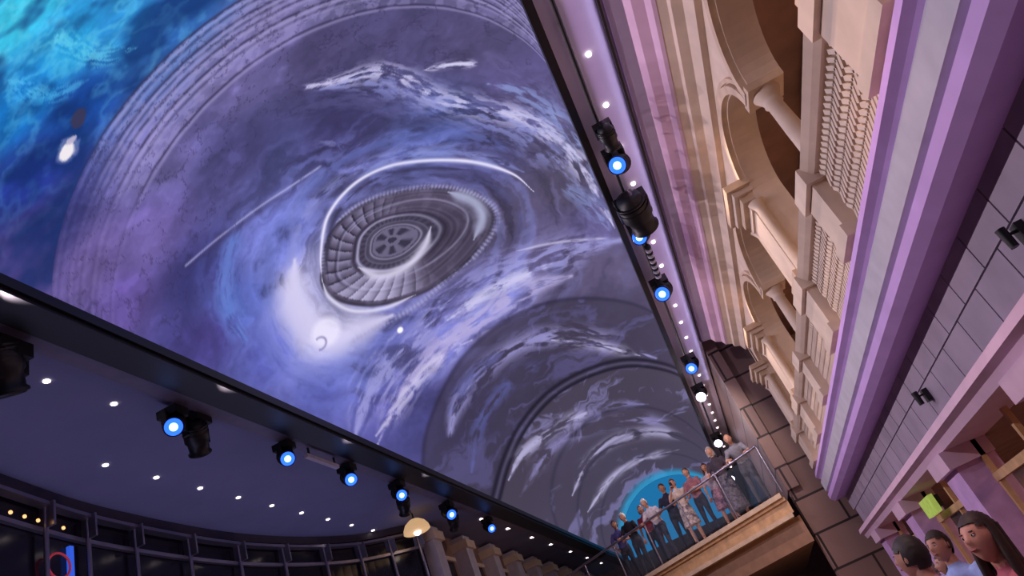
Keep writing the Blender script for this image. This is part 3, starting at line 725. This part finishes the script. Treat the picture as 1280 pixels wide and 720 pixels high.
    for w_,d,sgn in hands:
        curl=Vector((0,0,-1)); curl=(curl-d*curl.dot(d))
        if curl.length<0.2: curl=Vector((-sgn,0,0)); curl=(curl-d*curl.dot(d))
        curl.normalize(); side=d.cross(curl)
        inward=side if side.x*sgn<0 else -side
        g.loft([(w_-d*0.005,side*0.026,curl*0.019),(w_+d*0.03,side*0.038,curl*0.016),(w_+d*0.085,side*0.042,curl*0.013),(w_+d*0.095,side*0.036,curl*0.009)],sk,14)
        for j,(o_,l) in enumerate(((0.029,0.068),(0.010,0.078),(-0.010,0.072),(-0.029,0.055))):
            b=w_+d*0.088+inward*o_; d1=(d*0.85+curl*0.5).normalized(); d2=(d*0.25+curl).normalized(); d3=(curl-d*0.35).normalized()
            p1=b+d1*l*0.45;p2=p1+d2*l*0.32;p3=p2+d3*l*0.25
            for a_,b_,r0,r1 in((b,p1,.0095,.0088),(p1,p2,.0088,.008),(p2,p3,.008,.0065)): g.tube(a_,b_,r0,r1,sk,8); g.ball(b_,r1,r1,r1,sk,8,5)
        b=w_+d*0.025+inward*0.032; p1=b+(d*0.6+inward*0.7+curl*0.3).normalized()*0.038; p2=p1+(d*0.9+curl*0.5).normalized()*0.03
        g.tube(b,p1,.012,.0105,sk,8); g.ball(p1,.0105,.0105,.0105,sk,8,5); g.tube(p1,p2,.0105,.008,sk,8); g.ball(p2,.008,.008,.008,sk,8,5)
        if pose=='phone' and sgn==1:
            g.obox(w_+d*0.11+curl*0.02+Vector((0,0.01,0.03)),(0.036,0,0),(0,0.004,0),(0,0,0.072),black)
    g.obj('hands',E,fix=True)
    E.scale=(k,k,k); E.rotation_euler=(0,0,yaw)
    return E
def edgept(x,back=0.45):
    t=(e0.x-x)/(e0.x-e1.x); return e0+(e1-e0)*t-nf*back
PI=math.pi
fy=PI-0.1
fair=(205,155,132); tan=(178,128,104)
ppl=[('man',0.66,.46,1.84,(130,132,146),(80,80,92),fair,(120,112,108),dict(pose='rail',lean=0.5,hp=-0.2,bald=True)),
('woman',0.10,.46,1.82,(60,52,66),(60,60,70),fair,(175,168,165),dict(style='bob',pose='rail',skirt=(105,98,112),hem=0.22,hy=0.2)),
('woman',-0.30,.62,1.62,(165,150,165),(90,80,95),tan,(62,44,40),dict(style='long',pose='down',skirt=(150,110,130),hem=0.5)),
('man',-0.68,.50,1.76,(150,98,108),(35,36,60),fair,(90,80,76),dict(pose='cross')),
('woman',-1.10,.46,1.72,(205,190,180),(200,190,185),fair,(95,66,50),dict(style='bun',pose='phone',skirt=(196,182,180),hem=0.5)),
('man',-1.5,.60,1.82,(30,32,58),(28,30,48),tan,(50,40,38),dict(pose='rail')),
('man',-1.92,.46,1.74,(212,205,215),(60,60,80),fair,(215,212,212),dict(pose='rail',lean=0.4)),
('woman',-2.3,.58,1.68,(140,40,58),(30,28,40),fair,(120,95,80),dict(style='bob',pose='down')),
('man',-2.7,.46,1.76,(30,28,38),(60,58,70),fair,(216,212,210),dict(pose='rail',lean=0.25)),
('man',-3.15,.5,1.74,(95,90,150),(50,48,64),tan,(60,50,48),dict(pose='hip')),
]
for nm,x,bk,hh,s_,p_,sk_,hr,kw in ppl:
    q=edgept(x,bk); make_person(nm,(q.x,q.y,Z(BZ)),fy+random.uniform(-0.35,0.35),hh,s_,p_,sk_,hr,**kw)
make_person('woman',(1.07,4.25,0),PI/2+0.6,1.73,(205,105,120),(60,55,70),(215,152,132),(52,34,32),style='long',pose='down',hp=0.2,vox=0.016)
make_person('man',(0.91,5.25,0),0.9,1.80,(210,170,205),(60,60,80),(190,140,120),(36,27,28),pose='down',vox=0.016,hp=0.15)
make_person('man',(1.45,7.1,0),PI*0.72,1.82,(150,170,225),(50,50,60),(190,138,118),(45,35,32),pose='cross',vox=0.018,hp=0.15)
make_person('woman',(1.72,8.6,0),PI*0.5,1.68,(190,185,205),(50,50,60),(190,138,118),(60,45,40),style='bob',pose='down',vox=0.02,hp=0.15)

# ------------------------------------------------------------------ lights (downlights sit at modelled bulbs; fills are added, without fixtures)
for y in (1.5,5.0,8.5,12.0,15.5): spot('facade_fill',(-6.0,y,Z(5.7)),(1,0,-0.32),(236,216,230),620,112,0.7,0.03)  # added spots by the left beam that brighten the right facade
area('cornice_fill',(0.95,6.5,Z(5.85)),(1,0,-0.25),0.04,20,(225,180,238),20)  # added strip light for the upper cornice, no fixture of its own
area('soffit_fill',(1.32,8,Z(5.93)),(-1,0,0.15),0.03,22,(205,195,240),14)  # added strip that lifts the right soffit, there is no cove
area('recess_light',(2.9,6.5,Z(5.05)),(0.1,0,-1),0.3,17,(255,212,178),34)
area('shop_light',(3.6,7,Z(0.8)),(0,0,-1),0.8,18,(255,195,160),110)
for y in (3,8,13): spot('downlight_right',(1.087,y,Z(5.95)),(0.25,0,-1),(255,220,200),240,80)
for y in (6,12,18): spot('downlight_left',(-8.4,y,Z(5.9)),(0,0,-1),(255,225,210),80,110)
point('bridge_fill',(-0.9,20.8,Z(5.2)),(255,225,225),130,0.05)  # added fill for the people on the bridge, hangs from nothing
spot('bridge_key',(0.9,14.2,Z(5.7)),(-0.25,0.75,-0.55),(255,225,215),420,75)  # added key light for the bridge people
spot('bridge_glow',(-0.6,13.5,0.3),(0,0.8,0.45),(255,190,130),130,80)
spot('crowd_fill',(0.95,3.2,Z(5.6)),(0.05,0.3,-1),(255,205,190),220,50)  # added warm spot to brighten the foreground people
area('gallery_fill',(-8.2,10,Z(2.6)),(0.1,0,1),0.3,18,(170,175,245),78)  # added fill lighting the left soffit from below, no lamp stands here
